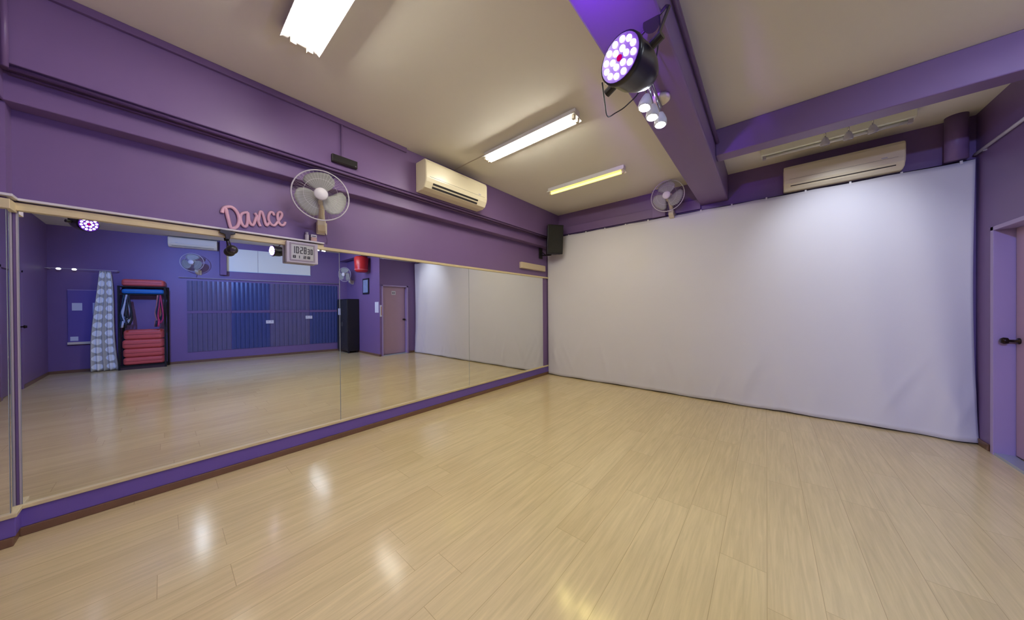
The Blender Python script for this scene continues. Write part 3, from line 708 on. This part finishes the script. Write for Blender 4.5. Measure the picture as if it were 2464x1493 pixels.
obj('lower_edge', one(box, 0.0, 0.028, -0.92, 0.92, -0.014, 0.0), mat('pale_blue_edge', srgb(170, 190, 215), 0.4), t)
bm = bmesh.new(); box(bm, wx(1.02)-0.16, wx(1.02)+0.02, 0.955, 1.075, 2.22, ZC); struct('trim_18', bm, purple, bevel=0.004)
aircon('air_conditioner', 'white air conditioner high on the far wall beside the white panel, in the mirror', on_wall(0.52, 2.835), RZ, 0.84, 0.24, 0.18, acm, False)
# rack with mats
t = thing('storage_rack', 'dark open rack holding red mats against the far wall, seen in the mirror', 'rack', on_wall(-0.25, 0), RZ)
for s in (-1, 1):
    for xx in (0.03, 0.30):
        obj('post', one(box, xx, xx+0.03, s*0.335-0.015, s*0.335+0.015, 0, 1.86), blackmatte, t)
for zz in (0.06, 1.66, 1.83): obj('shelf', one(box, 0.03, 0.33, -0.32, 0.32, zz, zz+0.025), blackmatte, t)
obj('kick_plate', one(box, 0.29, 0.32, -0.32, 0.32, 0.0, 0.06), mat('rack_brown', srgb(64, 40, 46), 0.6), t)
def mat_roll(z, h_, m_, label, dy=0.0, w_=0.60):
    t = thing('exercise_mat', label, 'mat', on_wall(-0.25+dy, z, 0.05), RZ, 'exercise mats on the rack')
    bm = bmesh.new(); box(bm, 0, 0.24, -w_/2, w_/2, 0, h_); o = obj('mat_body', bm, m_, t, bevel=min(0.05, h_*0.4))
    o.modifiers['bevel'].segments = 4
    obj('fold_line', one(box, 0.24, 0.243, -w_/2+0.03, w_/2-0.03, h_*0.48, h_*0.52), mat('fold_dark', srgb(120, 34, 36), 0.6) if m_ is red else black, t)
mat_roll(0.087, 0.175, red, 'lowest red mat of the stack of four on the rack')
mat_roll(0.265, 0.19, red, 'second red mat from the bottom of the rack stack')
mat_roll(0.458, 0.20, red, 'third red mat from the bottom of the rack stack', -0.01)
mat_roll(0.661, 0.22, red, 'topmost red mat of the lower stack, under the hanging ropes', 0.0, 0.58)
mat_roll(1.687, 0.11, blue_v, 'thin blue mat on the shelf near the top of the rack', 0, 0.62)
mat_roll(1.857, 0.16, red, 'red mat lying on the very top of the rack', 0, 0.62)
# hanging ropes and bands
rc = [srgb(30, 60, 72), srgb(200, 205, 215), srgb(28, 30, 40), srgb(190, 120, 110), srgb(36, 40, 60), srgb(170, 40, 90)]
spots_ = [(-0.50, 0.07, 'dark teal'), (-0.45, 0.09, 'white'), (-0.41, 0.06, 'black'), (-0.02, 0.06, 'pinkish'), (0.015, 0.08, 'navy'), (0.04, 0.05, 'magenta')]
for i, (yy, rr, cn) in enumerate(spots_):
    t = thing('skipping_rope', '%s looped rope hanging on the %s side of the mat rack, in the mirror' % (cn, 'left' if i < 3 else 'right'), 'rope', on_wall(yy, 1.60, 0.36+0.06*(i % 3)), RZ, 'looped ropes hanging on the rack')
    bm = bmesh.new(); rnd = random.Random(i); 
    for q in range(3):
        L_ = 0.45+0.16*rnd.random(); ww = rr*(0.6+0.4*rnd.random())*0.8
        tube(bm, smooth_path([(0.0, 0, 0.06), (0.008*q, -ww*0.5, -0.15), (0.01*q, -ww, -L_*0.75), (0.01*q, 0, -L_), (0.008*q, ww, -L_*0.75), (0.0, ww*0.5, -0.15), (0, 0.004, 0.06)], 5), 0.011, 6)
    obj('rope', bm, mat('rope_'+cn.replace(' ', '_'), rc[i], 0.5), t, smooth=True)
    obj('handle', one(cyl, (0.02, rr*0.5, -0.52), (0.02, rr*0.7, -0.66), 0.017, 10), mat('rope_'+cn.replace(' ', '_'), rc[i]), t, smooth=True)
# sheer dotted curtain
M = bpy.data.materials.new('sheer_dotted_cloth'); M.use_nodes = True; nt = M.node_tree; b = nt.nodes['Principled BSDF']
N = nt.nodes.new; L = nt.links.new
uvn = N('ShaderNodeUVMap'); sp2 = N('ShaderNodeSeparateXYZ'); L(uvn.outputs[0], sp2.inputs[0])
def mth(op, a_, b_=None):
    n_ = N('ShaderNodeMath'); n_.operation = op
    for i, q in enumerate((a_, b_)):
        if q is None: continue
        if isinstance(q, (int, float)): n_.inputs[i].default_value = q
        else: L(q, n_.inputs[i])
    return n_.outputs[0]
fx = mth('SUBTRACT', mth('FRACT', mth('MULTIPLY', sp2.outputs[0], 2)), 0.5); fz = mth('SUBTRACT', mth('FRACT', mth('MULTIPLY', sp2.outputs[1], 12)), 0.5)
dot = mth('LESS_THAN', mth('ADD', mth('POWER', fx, 2), mth('POWER', fz, 2)), 0.14)
mx = N('ShaderNodeMix'); mx.data_type = 'RGBA'; L(dot, mx.inputs[0]); mx.inputs[6].default_value = srgb(214, 210, 196); mx.inputs[7].default_value = srgb(248, 248, 244)
L(mx.outputs[2], b.inputs['Base Color']); b.inputs['Roughness'].default_value = 0.45
al = N('ShaderNodeMapRange'); al.inputs['To Min'].default_value = 0.80; al.inputs['To Max'].default_value = 1.0; L(dot, al.inputs['Value']); L(al.outputs[0], b.inputs['Alpha'])
sheerm = M
t = thing('sheer_curtain', 'gathered pale sheer curtain with white dots hanging beside the mat rack, seen in the mirror', 'curtain', on_wall(-0.80, 0, 0.20), RZ)
bm = bmesh.new(); uvl = bm.loops.layers.uv.new('UVMap'); rows = []; nu, nv = 60, 40
for j in range(nv+1):
    f = j/nv; z = 0.012+2.16*f; half = 0.075+0.115*(1-f)**0.7; row = []
    for i in range(nu+1):
        g = i/nu; row.append(bm.verts.new((0.035*math.sin(g*PI*9)*(0.5+0.5*(1-f)), -half+2*half*g + 0.02*math.sin(f*5), z)))
    rows.append(row)
for j in range(nv):
    for i in range(nu):
        fc = bm.faces.new((rows[j][i], rows[j][i+1], rows[j+1][i+1], rows[j+1][i]))
        for lp, (a_, c_) in zip(fc.loops, ((i, j), (i+1, j), (i+1, j+1), (i, j+1))): lp[uvl].uv = (a_/nu, c_/nv)
cl = obj('cloth', bm, sheerm, t, smooth=True); md = cl.modifiers.new('s', 'SOLIDIFY'); md.thickness = 0.002
t = thing('curtain_wire', 'pale wire holding the sheer curtain on the far wall, seen in the mirror', 'rail', on_wall(-1.07, 2.19), RZ)
obj('wire', one(cyl, (0.20, -0.46, 0), (0.20, 0.47, 0), 0.006, 8), greyp, t)
for y in (-0.44, 0.45): obj('rail_bracket', one(box, 0, 0.20, y-0.006, y+0.006, -0.006, 0.006), greyp, t)
for y in (-0.10, -0.29):
    pass
for y in (0.10, 0.29): obj('clip', one(lathe, (0.20, y, -0.03), (0, 0, 1), [(0, 0.02), (0.02, 0.034), (0.04, 0.02)], 14), emis('clip_glow', (0.9, 0.9, 1.0), 2.0), t, smooth=True)  # clips are no lamps; their emission stands in for bright glints
# notice board
t = thing('notice_board', 'purple notice board left of the sheer curtain, seen in the mirror', 'board', on_wall(-1.07, 0.60, 0.004), RZ)
obj('board_sheet', one(box, 0, 0.02, -0.24, 0.24, 0, 1.15), mat('board_violet', srgb(108, 92, 160), 0.35), t, bevel=0.003)
obj('tray', one(box, 0, 0.05, -0.24, 0.24, 0.0, 0.05), offwhite, t, bevel=0.003)
obj('top_edge', one(box, 0, 0.026, -0.24, 0.24, 1.15, 1.165), frame_l, t)
for lb, y, z, w_, h_ in (('small landscape paper on the notice board', 0.12, 0.80, 0.13, 0.16), ('upright paper on the notice board beside the sheer curtain', -0.14, 0.75, 0.12, 0.27), ('small label low on the notice board above the tray', 0.16, 0.12, 0.10, 0.09)):
    p_ = on_wall(-1.07, 0.60, 0.026); n_ = thing('paper_notice', lb, 'notice', p_ + Vector((math.sin(WROT)*y, -math.cos(WROT)*y, z)), RZ, 'paper notices')
    obj('sheet', one(box, 0, 0.002, -w_/2, w_/2, -h_/2, h_/2), paper, n_)
